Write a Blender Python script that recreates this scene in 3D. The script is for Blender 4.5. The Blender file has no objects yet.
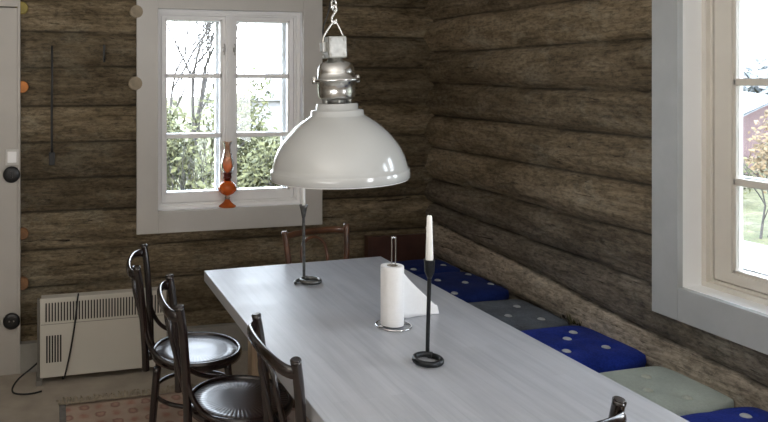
import bpy, bmesh, math, random
from mathutils import Vector, Matrix, noise
random.seed(7)
PI = math.pi
C = bpy.context.scene.collection
LK = C.objects.link

# ------------------------------------------------------------------ materials
def newmat(name):
    m = bpy.data.materials.new(name); m.use_nodes = True
    nt = m.node_tree; nt.nodes.clear()
    out = nt.nodes.new('ShaderNodeOutputMaterial')
    return m, nt, out
def nd(nt, t, **kw):
    n = nt.nodes.new(t)
    for k, v in kw.items():
        if k.startswith('i_'):
            n.inputs[k[2:].replace('_', ' ')].default_value = v
        else:
            setattr(n, k, v)
    return n
def ramp(nt, stops, interp='LINEAR'):
    r = nt.nodes.new('ShaderNodeValToRGB'); cr = r.color_ramp; cr.interpolation = interp
    while len(cr.elements) < len(stops): cr.elements.new(0.5)
    for e, (p, c) in zip(cr.elements, stops):
        e.position = p; e.color = (c[0], c[1], c[2], 1) if not isinstance(c, (int, float)) else (c, c, c, 1)
    return r
def mixc(nt, fac, a, b, mode='MIX'):
    m = nt.nodes.new('ShaderNodeMix'); m.data_type = 'RGBA'; m.blend_type = mode
    L = nt.links.new
    for sock, v in ((m.inputs[0], fac), (m.inputs[6], a), (m.inputs[7], b)):
        if hasattr(v, 'is_linked') or isinstance(v, bpy.types.NodeSocket): L(v, sock)
        elif isinstance(v, (int, float)): sock.default_value = v
        else: sock.default_value = (v[0], v[1], v[2], 1)
    return m.outputs[2]
def noise_tex(nt, scale, detail=4, rough=.55, vec=None, mscale=None, dist=0.0):
    n = nd(nt, 'ShaderNodeTexNoise'); n.inputs['Scale'].default_value = scale
    n.inputs['Detail'].default_value = detail; n.inputs['Roughness'].default_value = rough
    n.inputs['Distortion'].default_value = dist
    if vec is None:
        tc = nd(nt, 'ShaderNodeTexCoord'); vec = tc.outputs['Object']
    if mscale is not None:
        mp = nd(nt, 'ShaderNodeMapping'); mp.inputs['Scale'].default_value = mscale
        nt.links.new(vec, mp.inputs['Vector']); vec = mp.outputs['Vector']
    nt.links.new(vec, n.inputs['Vector'])
    return n
def simple(name, col, rough=.5, metal=0.0, var=.08, nscale=20, bump=0.0, coat=0.0, bscale=60, spec=.5, mscale=None):
    m, nt, out = newmat(name)
    b = nd(nt, 'ShaderNodeBsdfPrincipled')
    n = noise_tex(nt, nscale, mscale=mscale)
    lo = tuple(c*(1-var) for c in col); hi = tuple(min(1, c*(1+var)) for c in col)
    r = ramp(nt, [(.3, lo), (.7, hi)])
    nt.links.new(n.outputs['Fac'], r.inputs['Fac']); nt.links.new(r.outputs['Color'], b.inputs['Base Color'])
    b.inputs['Roughness'].default_value = rough; b.inputs['Metallic'].default_value = metal
    b.inputs['Coat Weight'].default_value = coat; b.inputs['Coat Roughness'].default_value = .08
    b.inputs['Specular IOR Level'].default_value = spec
    if bump:
        n2 = noise_tex(nt, bscale, 3, mscale=mscale); bp = nd(nt, 'ShaderNodeBump'); bp.inputs['Strength'].default_value = bump
        bp.inputs['Distance'].default_value = .004
        nt.links.new(n2.outputs['Fac'], bp.inputs['Height']); nt.links.new(bp.outputs['Normal'], b.inputs['Normal'])
    nt.links.new(b.outputs['BSDF'], out.inputs['Surface'])
    return m

def log_mat(name, along, cols, patch):
    """weathered hewn log; along = 'x' or 'y'; vertex colour 'tone' : r=brightness, g=gap, b=greyness"""
    m, nt, out = newmat(name); L = nt.links.new
    b = nd(nt, 'ShaderNodeBsdfPrincipled')
    def ax(lo, hi): return (lo, hi, hi) if along == 'x' else (hi, lo, hi)
    n1 = noise_tex(nt, 1.0, 7, .7, mscale=ax(1.8, 9), dist=.8)      # broad tone
    n2 = noise_tex(nt, 1.0, 8, .75, mscale=ax(3.5, 42), dist=1.2)   # grain
    n3 = noise_tex(nt, 1.0, 8, .72, mscale=ax(2.6, 5), dist=.5)     # scraped pale patches
    n4 = noise_tex(nt, 1.0, 6, .75, mscale=ax(26, 60), dist=.3)     # grit
    n5 = noise_tex(nt, 1.0, 5, .6, mscale=ax(2.2, 26), dist=2.2)    # drying cracks
    r1 = ramp(nt, [(.32, cols[0]), (.5, cols[1]), (.68, cols[2])])
    L(n1.outputs['Fac'], r1.inputs['Fac'])
    r2 = ramp(nt, [(.32, .40), (.47, .92), (.6, 1.05), (.72, 1.35)])
    L(n2.outputs['Fac'], r2.inputs['Fac'])
    c = mixc(nt, .9, r1.outputs['Color'], r2.outputs['Color'], 'MULTIPLY')
    rp = ramp(nt, [(.53, 0.0), (.62, 1.0)]); L(n3.outputs['Fac'], rp.inputs['Fac'])
    mm = nd(nt, 'ShaderNodeMath', operation='MULTIPLY'); L(rp.outputs['Color'], mm.inputs[0]); mm.inputs[1].default_value = .45
    c = mixc(nt, mm.outputs[0], c, patch)
    r4 = ramp(nt, [(.38, .50), (.5, 1.0), (.64, 1.35)]); L(n4.outputs['Fac'], r4.inputs['Fac'])
    c = mixc(nt, .85, c, r4.outputs['Color'], 'MULTIPLY')
    at = nd(nt, 'ShaderNodeVertexColor'); at.layer_name = 'tone'
    sp = nd(nt, 'ShaderNodeSeparateColor'); L(at.outputs['Color'], sp.inputs['Color'])
    hs = nd(nt, 'ShaderNodeHueSaturation'); hs.inputs['Saturation'].default_value = .35; hs.inputs['Value'].default_value = 1.15; L(c, hs.inputs['Color'])
    c = mixc(nt, sp.outputs[2], c, hs.outputs['Color'])
    br = nd(nt, 'ShaderNodeCombineColor'); m2 = nd(nt, 'ShaderNodeMath', operation='MULTIPLY'); L(sp.outputs[0], m2.inputs[0]); m2.inputs[1].default_value = 2.0
    for k in range(3): L(m2.outputs[0], br.inputs[k])
    c = mixc(nt, 1.0, c, br.outputs['Color'], 'MULTIPLY')
    rc = ramp(nt, [(.30, 1.0), (.345, 0.0)]); L(n5.outputs['Fac'], rc.inputs['Fac'])
    c = mixc(nt, rc.outputs['Color'], c, (.03, .022, .014))
    c = mixc(nt, sp.outputs[1], c, (.014, .011, .008))  # dark joint filler, also painting groove shade into the colour
    L(c, b.inputs['Base Color'])
    b.inputs['Roughness'].default_value = .75; b.inputs['Specular IOR Level'].default_value = .3
    bp = nd(nt, 'ShaderNodeBump'); bp.inputs['Strength'].default_value = 1.0; bp.inputs['Distance'].default_value = .02
    ad = nd(nt, 'ShaderNodeMath', operation='ADD'); L(n2.outputs['Fac'], ad.inputs[0])
    ms = nd(nt, 'ShaderNodeMath', operation='MULTIPLY'); L(n4.outputs['Fac'], ms.inputs[0]); ms.inputs[1].default_value = .5
    L(ms.outputs[0], ad.inputs[1])
    sb = nd(nt, 'ShaderNodeMath', operation='SUBTRACT'); L(ad.outputs[0], sb.inputs[0]); L(rc.outputs['Color'], sb.inputs[1])
    L(sb.outputs[0], bp.inputs['Height']); L(bp.outputs['Normal'], b.inputs['Normal'])
    L(b.outputs['BSDF'], out.inputs['Surface'])
    return m

M = {}
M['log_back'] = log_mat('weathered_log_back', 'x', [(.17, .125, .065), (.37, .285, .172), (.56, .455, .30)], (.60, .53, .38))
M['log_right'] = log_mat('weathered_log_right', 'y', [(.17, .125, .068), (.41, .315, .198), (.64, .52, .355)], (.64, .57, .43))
M['log_end'] = simple('sawn_log_end', (.20, .10, .045), .8, var=.35, nscale=30, bump=.3)
M['log_end_orange'] = simple('sawn_log_end_orange', (.55, .20, .05), .7, var=.2, nscale=30)
M['log_end_pale'] = simple('sawn_log_end_pale', (.30, .25, .18), .8, var=.2, nscale=30)
M['log_end_yellow'] = simple('sawn_log_end_yellow', (.30, .24, .07), .8, var=.2, nscale=30)
M['trim'] = simple('grey_white_trim_paint', (.56, .545, .52), .45, var=.03, nscale=6, bump=.05)
M['trim_cool'] = simple('cool_grey_trim_paint', (.40, .42, .43), .45, var=.05, nscale=9, bump=.06)
M['white'] = simple('white_window_paint', (.90, .90, .90), .35, var=.02, nscale=8)
M['reveal'] = simple('bright_white_reveal_paint', (.93, .95, .97), .4, var=.01, nscale=8)
M['cream'] = simple('cream_window_paint', (.70, .67, .61), .4, var=.03, nscale=8)
M['panel'] = simple('off_white_panel_paint', (.46, .435, .40), .5, var=.04, nscale=4)
M['base'] = simple('pale_plinth_paint', (.30, .29, .265), .6, var=.08, nscale=12)
M['floor'] = simple('worn_beige_floor', (.34, .30, .25), .55, var=.16, nscale=7, bump=.1)
M['ceil'] = simple('white_ceiling_paint', (.78, .76, .73), .8, var=.02)
M['plain'] = simple('plain_wall_paint', (.34, .31, .27), .8, var=.05)
M['black'] = simple('black_plastic', (.012, .012, .013), .35)
M['cable'] = simple('black_cable', (.01, .01, .01), .5)
M['iron'] = simple('forged_black_iron', (.022, .024, .026), .38, metal=.6, var=.3, nscale=70, bump=.5, bscale=90)
M['iron_grey'] = simple('forged_grey_iron', (.16, .16, .155), .32, metal=.85, var=.3, nscale=70, bump=.5, bscale=90)
M['candle'] = simple('white_wax', (.86, .86, .84), .4, var=.02)
M['steel'] = simple('polished_steel', (.62, .62, .60), .24, metal=1.0, var=.06, nscale=5)
M['castmetal'] = simple('cast_aluminium', (.42, .42, .40), .45, metal=.8, var=.15, nscale=60, bump=.3)
M['chrome'] = simple('chrome_wire', (.7, .7, .7), .12, metal=1.0, var=.03)
M['enamel'] = simple('white_enamel', (.46, .47, .465), .14, var=.02, nscale=5, coat=.6)
M['paper'] = simple('white_paper_towel', (.86, .86, .86), .9, var=.02, nscale=60, bump=.25, bscale=120)
M['card'] = simple('grey_cardboard', (.35, .30, .24), .9)
M['heater'] = simple('cream_heater_enamel', (.62, .60, .54), .3, var=.02, nscale=4, coat=.25)
M['heater_side'] = simple('grey_heater_bracket', (.20, .19, .17), .5, var=.1)
M['dark'] = simple('dark_vent', (.02, .02, .018), .7)
M['lwood'] = simple('light_birch_leg', (.52, .40, .27), .5, var=.12, nscale=6, mscale=(14, 14, 1.5))
M['redwood'] = simple('dark_red_wood', (.055, .022, .014), .5, var=.3, nscale=8)
M['benchwood'] = simple('bench_wood', (.22, .17, .11), .6, var=.2, nscale=8, mscale=(12, 1, 12))
M['moss'] = simple('dry_moss', (.10, .095, .04), .95, var=.4, nscale=60, bump=.8)
M['fringe'] = simple('rug_fringe', (.36, .31, .24), .95, var=.25, nscale=40)
M['rugside'] = simple('grey_rug_border', (.16, .155, .15), .95, var=.2, nscale=50)
M['latch'] = simple('window_latch_metal', (.35, .34, .32), .3, metal=.9)

def lacquer(name, col, rough):
    m, nt, out = newmat(name); b = nd(nt, 'ShaderNodeBsdfPrincipled')
    n = noise_tex(nt, 9, 5, mscale=(1, 1, 1)); r = ramp(nt, [(.3, tuple(c*.5 for c in col)), (.7, tuple(c*1.5 for c in col))])
    nt.links.new(n.outputs['Fac'], r.inputs['Fac']); nt.links.new(r.outputs['Color'], b.inputs['Base Color'])
    b.inputs['Roughness'].default_value = rough; b.inputs['Coat Weight'].default_value = .5; b.inputs['Coat Roughness'].default_value = .12
    nt.links.new(b.outputs['BSDF'], out.inputs['Surface']); return m
M['bentwood'] = lacquer('dark_bentwood_lacquer', (.010, .0045, .004), .22)
M['bentbrown'] = lacquer('brown_bentwood_lacquer', (.11, .046, .022), .3)

def seat_mat():
    m, nt, out = newmat('embossed_seat_lacquer'); L = nt.links.new
    b = nd(nt, 'ShaderNodeBsdfPrincipled')
    tc = nd(nt, 'ShaderNodeTexCoord'); sx = nd(nt, 'ShaderNodeSeparateXYZ'); L(tc.outputs['Object'], sx.inputs[0])
    at = nd(nt, 'ShaderNodeMath', operation='ARCTAN2'); L(sx.outputs[1], at.inputs[0]); L(sx.outputs[0], at.inputs[1])
    mu = nd(nt, 'ShaderNodeMath', operation='MULTIPLY'); L(at.outputs[0], mu.inputs[0]); mu.inputs[1].default_value = 56
    si = nd(nt, 'ShaderNodeMath', operation='SINE'); L(mu.outputs[0], si.inputs[0])
    ln = nd(nt, 'ShaderNodeVectorMath', operation='LENGTH')
    cb = nd(nt, 'ShaderNodeCombineXYZ'); L(sx.outputs[0], cb.inputs[0]); L(sx.outputs[1], cb.inputs[1]); L(cb.outputs[0], ln.inputs[0])
    mask = nd(nt, 'ShaderNodeMapRange'); L(ln.outputs['Value'], mask.inputs[0])
    mask.inputs[1].default_value = .085; mask.inputs[2].default_value = .11
    mul = nd(nt, 'ShaderNodeMath', operation='MULTIPLY'); L(si.outputs[0], mul.inputs[0]); L(mask.outputs[0], mul.inputs[1])
    mr = nd(nt, 'ShaderNodeMapRange'); L(mul.outputs[0], mr.inputs[0]); mr.inputs[1].default_value = -1
    cc = mixc(nt, mr.outputs[0], (.010, .006, .006), (.055, .035, .032))
    L(cc, b.inputs['Base Color'])
    n = noise_tex(nt, 1.5, 5, mscale=(3, 25, 3)); ad = nd(nt, 'ShaderNodeMath', operation='ADD'); L(mul.outputs[0], ad.inputs[0]); L(n.outputs['Fac'], ad.inputs[1])
    bp = nd(nt, 'ShaderNodeBump'); bp.inputs['Strength'].default_value = .35; bp.inputs['Distance'].default_value = .0015
    L(ad.outputs[0], bp.inputs['Height']); L(bp.outputs['Normal'], b.inputs['Normal'])
    b.inputs['Roughness'].default_value = .3; b.inputs['Coat Weight'].default_value = .7; b.inputs['Coat Roughness'].default_value = .22
    b.inputs['Specular IOR Level'].default_value = .8
    L(b.outputs['BSDF'], out.inputs['Surface']); return m
M['seat'] = seat_mat()

def table_mat():
    m, nt, out = newmat('whitewashed_table_wood'); L = nt.links.new
    b = nd(nt, 'ShaderNodeBsdfPrincipled')
    n1 = noise_tex(nt, 3, 6, .6, mscale=(14, .8, 14), dist=.5)
    n2 = noise_tex(nt, 5, 5, .6, mscale=(1, 1, 1))
    br = nd(nt, 'ShaderNodeTexBrick'); tc = nd(nt, 'ShaderNodeTexCoord'); mp = nd(nt, 'ShaderNodeMapping')
    mp.inputs['Rotation'].default_value = (0, 0, PI/2); L(tc.outputs['Object'], mp.inputs['Vector']); L(mp.outputs['Vector'], br.inputs['Vector'])
    br.inputs['Scale'].default_value = 1; br.inputs['Brick Width'].default_value = .55; br.inputs['Row Height'].default_value = .045
    br.inputs['Mortar Size'].default_value = .0006; br.inputs['Color1'].default_value = (.92, .92, .92, 1); br.inputs['Color2'].default_value = (1, 1, 1, 1)
    br.inputs['Mortar'].default_value = (.86, .86, .86, 1)
    r1 = ramp(nt, [(.3, (.36, .375, .41)), (.5, (.41, .425, .46)), (.72, (.45, .465, .50))]); L(n1.outputs['Fac'], r1.inputs['Fac'])
    c = mixc(nt, 1.0, r1.outputs['Color'], br.outputs['Color'], 'MULTIPLY')
    r2 = ramp(nt, [(.3, .90), (.6, 1.0)]); L(n2.outputs['Fac'], r2.inputs['Fac'])
    c = mixc(nt, .8, c, r2.outputs['Color'], 'MULTIPLY')
    L(c, b.inputs['Base Color'])
    rr = nd(nt, 'ShaderNodeMapRange'); L(n2.outputs['Fac'], rr.inputs[0]); rr.inputs[3].default_value = .30; rr.inputs[4].default_value = .5
    L(rr.outputs[0], b.inputs['Roughness'])
    bp = nd(nt, 'ShaderNodeBump'); bp.inputs['Strength'].default_value = .15; bp.inputs['Distance'].default_value = .002
    L(n1.outputs['Fac'], bp.inputs['Height']); L(bp.outputs['Normal'], b.inputs['Normal'])
    L(b.outputs['BSDF'], out.inputs['Surface']); return m
M['table'] = table_mat()

def glass_pane():
    m, nt, out = newmat('window_glass'); L = nt.links.new
    t = nd(nt, 'ShaderNodeBsdfTransparent'); t.inputs['Color'].default_value = (.97, .98, .98, 1)
    g = nd(nt, 'ShaderNodeBsdfGlossy'); g.inputs['Roughness'].default_value = .01
    fr = nd(nt, 'ShaderNodeFresnel'); fr.inputs['IOR'].default_value = 1.35
    mx = nd(nt, 'ShaderNodeMixShader'); L(fr.outputs[0], mx.inputs[0]); L(t.outputs[0], mx.inputs[1]); L(g.outputs[0], mx.inputs[2])
    L(mx.outputs[0], out.inputs['Surface']); return m
M['glass'] = glass_pane()
def tinted(name, col, clear, zsplit=None):
    m, nt, out = newmat(name); L = nt.links.new
    t = nd(nt, 'ShaderNodeBsdfTransparent'); t.inputs['Color'].default_value = (*col, 1)
    tr = nd(nt, 'ShaderNodeBsdfTranslucent'); tr.inputs['Color'].default_value = (*col, 1)
    df = nd(nt, 'ShaderNodeBsdfDiffuse'); df.inputs['Color'].default_value = (*col, 1)
    g = nd(nt, 'ShaderNodeBsdfGlossy'); g.inputs['Roughness'].default_value = .05
    m1 = nd(nt, 'ShaderNodeMixShader'); m1.inputs[0].default_value = .5; L(tr.outputs[0], m1.inputs[1]); L(df.outputs[0], m1.inputs[2])
    m2 = nd(nt, 'ShaderNodeMixShader'); L(m1.outputs[0], m2.inputs[1]); L(t.outputs[0], m2.inputs[2])
    if zsplit:
        tc = nd(nt, 'ShaderNodeTexCoord'); sx = nd(nt, 'ShaderNodeSeparateXYZ'); L(tc.outputs['Object'], sx.inputs[0])
        mr = nd(nt, 'ShaderNodeMapRange'); L(sx.outputs[2], mr.inputs[0]); mr.inputs[1].default_value = zsplit[0]; mr.inputs[2].default_value = zsplit[1]
        mr.inputs[3].default_value = clear; mr.inputs[4].default_value = .8; L(mr.outputs[0], m2.inputs[0])
        cc = mixc(nt, mr.outputs[0], col, (.85, .80, .68)); L(cc, t.inputs['Color']); L(cc, tr.inputs['Color']); L(cc, df.inputs['Color'])
    else: m2.inputs[0].default_value = clear
    fr = nd(nt, 'ShaderNodeFresnel'); fr.inputs['IOR'].default_value = 1.45
    m3 = nd(nt, 'ShaderNodeMixShader'); L(fr.outputs[0], m3.inputs[0]); L(m2.outputs[0], m3.inputs[1]); L(g.outputs[0], m3.inputs[2])
    L(m3.outputs[0], out.inputs['Surface']); return m
M['orange'] = tinted('orange_glass', (1.0, .24, .045), .12)
M['chimney'] = tinted('shaded_chimney_glass', (1.0, .27, .06), .2, (.255, .315))
M['clear'] = tinted('clear_pale_glass', (.9, .85, .78), .6)
M['burner'] = simple('dark_burner', (.10, .012, .006), .35, metal=.3)

def felt(name, col, var=.35):
    m, nt, out = newmat(name); L = nt.links.new; b = nd(nt, 'ShaderNodeBsdfPrincipled')
    n = noise_tex(nt, 120, 3, .7); n2 = noise_tex(nt, 9, 4)
    ad = nd(nt, 'ShaderNodeMath', operation='ADD'); L(n.outputs['Fac'], ad.inputs[0]); L(n2.outputs['Fac'], ad.inputs[1])
    hf = nd(nt, 'ShaderNodeMath', operation='MULTIPLY'); L(ad.outputs[0], hf.inputs[0]); hf.inputs[1].default_value = .5
    r = ramp(nt, [(.36, tuple(c*(1-var) for c in col)), (.64, tuple(min(1, c*(1+var)) for c in col))]); L(hf.outputs[0], r.inputs['Fac'])
    L(r.outputs['Color'], b.inputs['Base Color']); b.inputs['Roughness'].default_value = .95
    b.inputs['Sheen Weight'].default_value = .03; b.inputs['Specular IOR Level'].default_value = .1
    bp = nd(nt, 'ShaderNodeBump'); bp.inputs['Strength'].default_value = .5; bp.inputs['Distance'].default_value = .004
    L(n.outputs['Fac'], bp.inputs['Height']); L(bp.outputs['Normal'], b.inputs['Normal'])
    L(b.outputs['BSDF'], out.inputs['Surface']); return m
M['navy'] = felt('navy_felt', (.012, .026, .14))
M['blue'] = felt('royal_blue_felt', (.012, .030, .24))
M['greyfelt'] = felt('grey_blue_felt', (.12, .14, .17))
M['greenfelt'] = felt('pale_green_grey_felt', (.40, .46, .43), .12)
M['button'] = felt('pale_button', (.48, .52, .55), .1)
M['button_green'] = felt('pale_green_button', (.46, .50, .45), .1)

def rug_mat():
    m, nt, out = newmat('faded_pink_woven_rug'); L = nt.links.new; b = nd(nt, 'ShaderNodeBsdfPrincipled')
    tc = nd(nt, 'ShaderNodeTexCoord'); sx = nd(nt, 'ShaderNodeSeparateXYZ'); L(tc.outputs['Object'], sx.inputs[0])
    def wave(sock, k, ph=0.0):
        a = nd(nt, 'ShaderNodeMath', operation='MULTIPLY_ADD'); L(sock, a.inputs[0]); a.inputs[1].default_value = k; a.inputs[2].default_value = ph
        s = nd(nt, 'ShaderNodeMath', operation='SINE'); L(a.outputs[0], s.inputs[0]); return s.outputs[0]
    wx = wave(sx.outputs[0], 40); wy = wave(sx.outputs[1], 34)
    mu = nd(nt, 'ShaderNodeMath', operation='MULTIPLY'); L(wx, mu.inputs[0]); L(wy, mu.inputs[1])
    ns = noise_tex(nt, 25, 3); ad = nd(nt, 'ShaderNodeMath', operation='ADD'); L(mu.outputs[0], ad.inputs[0]); L(ns.outputs['Fac'], ad.inputs[1])
    r = ramp(nt, [(.0, (.36, .19, .15)), (.25, (.42, .31, .25)), (.7, (.43, .34, .27)), (.85, (.27, .15, .125)), (1.0, (.42, .27, .22))])
    mr = nd(nt, 'ShaderNodeMapRange'); L(ad.outputs[0], mr.inputs[0]); mr.inputs[1].default_value = -.5; mr.inputs[2].default_value = 1.5
    L(mr.outputs[0], r.inputs['Fac'])
    big = noise_tex(nt, 4, 4); r2 = ramp(nt, [(.35, .75), (.65, 1.15)]); L(big.outputs['Fac'], r2.inputs['Fac'])
    c = mixc(nt, 1, r.outputs['Color'], r2.outputs['Color'], 'MULTIPLY')
    L(c, b.inputs['Base Color']); b.inputs['Roughness'].default_value = .95
    n = noise_tex(nt, 150, 2); bp = nd(nt, 'ShaderNodeBump'); bp.inputs['Strength'].default_value = .6; bp.inputs['Distance'].default_value = .004
    L(n.outputs['Fac'], bp.inputs['Height']); L(bp.outputs['Normal'], b.inputs['Normal'])
    L(b.outputs['BSDF'], out.inputs['Surface']); return m
M['rug'] = rug_mat()
# outdoors: dim albedos, the sky does the rest
M['leaf'] = simple('olive_leaves', (.080, .082, .032), .8, var=.7, nscale=9)
M['leaf_red'] = simple('autumn_leaves', (.15, .105, .055), .8, var=.6, nscale=9)
M['bark'] = simple('grey_bark', (.05, .045, .042), .9, var=.3)
M['redhouse'] = simple('falu_red_boards', (.060, .018, .022), .8, var=.15, nscale=4, mscale=(12, 12, .5))
M['roof'] = simple('grey_roof', (.17, .18, .19), .7, var=.15)
M['palehouse'] = simple('pale_plaster', (.24, .24, .25), .8, var=.05)
M['terrace'] = simple('bleached_terrace', (.27, .28, .29), .8, var=.15, nscale=3)
M['farwood'] = simple('hazy_forest', (.17, .18, .18), .9, var=.2, nscale=1)
def ground_mat():
    m, nt, out = newmat('patchy_dry_grass'); L = nt.links.new; b = nd(nt, 'ShaderNodeBsdfPrincipled')
    n = noise_tex(nt, 1.6, 6, .7); n2 = noise_tex(nt, 14, 5, .7)
    r = ramp(nt, [(.35, (.045, .055, .016)), (.5, (.085, .08, .035)), (.62, (.13, .12, .07)), (.75, (.05, .06, .018))]); L(n.outputs['Fac'], r.inputs['Fac'])
    r2 = ramp(nt, [(.35, .55), (.6, 1.25)]); L(n2.outputs['Fac'], r2.inputs['Fac'])
    L(mixc(nt, 1, r.outputs['Color'], r2.outputs['Color'], 'MULTIPLY'), b.inputs['Base Color']); b.inputs['Roughness'].default_value = .95
    L(b.outputs['BSDF'], out.inputs['Surface']); return m
M['ground'] = ground_mat()

# ------------------------------------------------------------------ mesh helpers
def V(*a): return Vector(a)
def box(bm, x0, x1, y0, y1, z0, z1, bev=0.0):
    r = bmesh.ops.create_cube(bm, size=1.0)
    vs = r['verts']
    for v in vs:
        v.co = V(x0 + (v.co.x+.5)*(x1-x0), y0 + (v.co.y+.5)*(y1-y0), z0 + (v.co.z+.5)*(z1-z0))
    if bev:
        es = list({e for v in vs for e in v.link_edges})
        bmesh.ops.bevel(bm, geom=es, offset=bev, segments=2, profile=.6, affect='EDGES', clamp_overlap=True)
def lathe(bm, prof, seg=32, c=(0, 0, 0), cap0=True, cap1=True):
    rings = []
    for r, z in prof:
        rings.append([bm.verts.new((c[0]+r*math.cos(2*PI*k/seg), c[1]+r*math.sin(2*PI*k/seg), c[2]+z)) for k in range(seg)])
    for a, b in zip(rings, rings[1:]):
        for k in range(seg):
            f = bm.faces.new((a[k], a[(k+1) % seg], b[(k+1) % seg], b[k])); f.smooth = True
    if cap0 and prof[0][0] > 1e-5: bm.faces.new(rings[0][::-1])
    if cap1 and prof[-1][0] > 1e-5: bm.faces.new(rings[-1])
def catmull(pts, n=6, closed=False):
    pts = [Vector(p) for p in pts]; out = []; N = len(pts)
    rng = range(N) if closed else range(N-1)
    for i in rng:
        if closed: p0, p1, p2, p3 = pts[(i-1) % N], pts[i], pts[(i+1) % N], pts[(i+2) % N]
        else: p0, p1, p2, p3 = pts[max(i-1, 0)], pts[i], pts[i+1], pts[min(i+2, N-1)]
        for k in range(n):
            t = k/n
            out.append(.5*((2*p1)+(-p0+p2)*t+(2*p0-5*p1+4*p2-p3)*t*t+(-p0+3*p1-3*p2+p3)*t**3))
    if not closed: out.append(pts[-1])
    return out
def tube(bm, pts, rad, seg=10, closed=False, flat=(1, 1), cap=True, bev=False, up=(0, 0, 1)):
    pts = [Vector(p) for p in pts]; N = len(pts)
    if not isinstance(rad, (list, tuple)): rad = [rad]*N
    elif len(rad) == 2: rad = [rad[0]+(rad[1]-rad[0])*i/(N-1) for i in range(N)]
    rings = []; prev = None
    for i, p in enumerate(pts):
        if closed: t = (pts[(i+1) % N]-pts[i-1]).normalized()
        else: t = (pts[min(i+1, N-1)]-pts[max(i-1, 0)]).normalized()
        if prev is None:
            u = Vector(up)
            if abs(t.dot(u)) > .95: u = Vector((1, 0, 0))
            a = (u - t*u.dot(t)).normalized()
        else:
            a = (prev - t*prev.dot(t)).normalized()
        prev = a; b = t.cross(a)
        rings.append([bm.verts.new(p + a*(math.cos(2*PI*k/seg)*rad[i]*flat[0]) + b*(math.sin(2*PI*k/seg)*rad[i]*flat[1])) for k in range(seg)])
    prs = list(zip(rings, rings[1:]))
    if closed: prs.append((rings[-1], rings[0]))
    for A, B in prs:
        for k in range(seg):
            f = bm.faces.new((A[k], A[(k+1) % seg], B[(k+1) % seg], B[k])); f.smooth = True
    if cap and not closed:
        bm.faces.new(rings[0][::-1]); bm.faces.new(rings[-1])
def obj(name, bm, mat, parent=None, loc=None, auto=True):
    bmesh.ops.recalc_face_normals(bm, faces=bm.faces[:])
    me = bpy.data.meshes.new(name); bm.to_mesh(me); bm.free()
    me.materials.append(mat)
    o = bpy.data.objects.new(name, me); LK(o)
    if parent: o.parent = parent
    if loc: o.location = loc
    return o
def tag(o, label=None, cat=None, group=None, kind=None):
    if label: o['label'] = label
    if cat: o['category'] = cat
    if group: o['group'] = group
    if kind: o['kind'] = kind
    return o
def thing(name, label, cat, loc=(0, 0, 0), rz=0, group=None, kind=None):
    o = bpy.data.objects.new(name, None); LK(o); o.empty_display_size = .1
    o.location = loc; o.rotation_euler = (0, 0, rz)
    return tag(o, label, cat, group, kind)
def B(): return bmesh.new()
def part(name, fn, mat, parent=None, loc=None):
    bm = B(); fn(bm); return obj(name, bm, M[mat], parent, loc)

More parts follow.
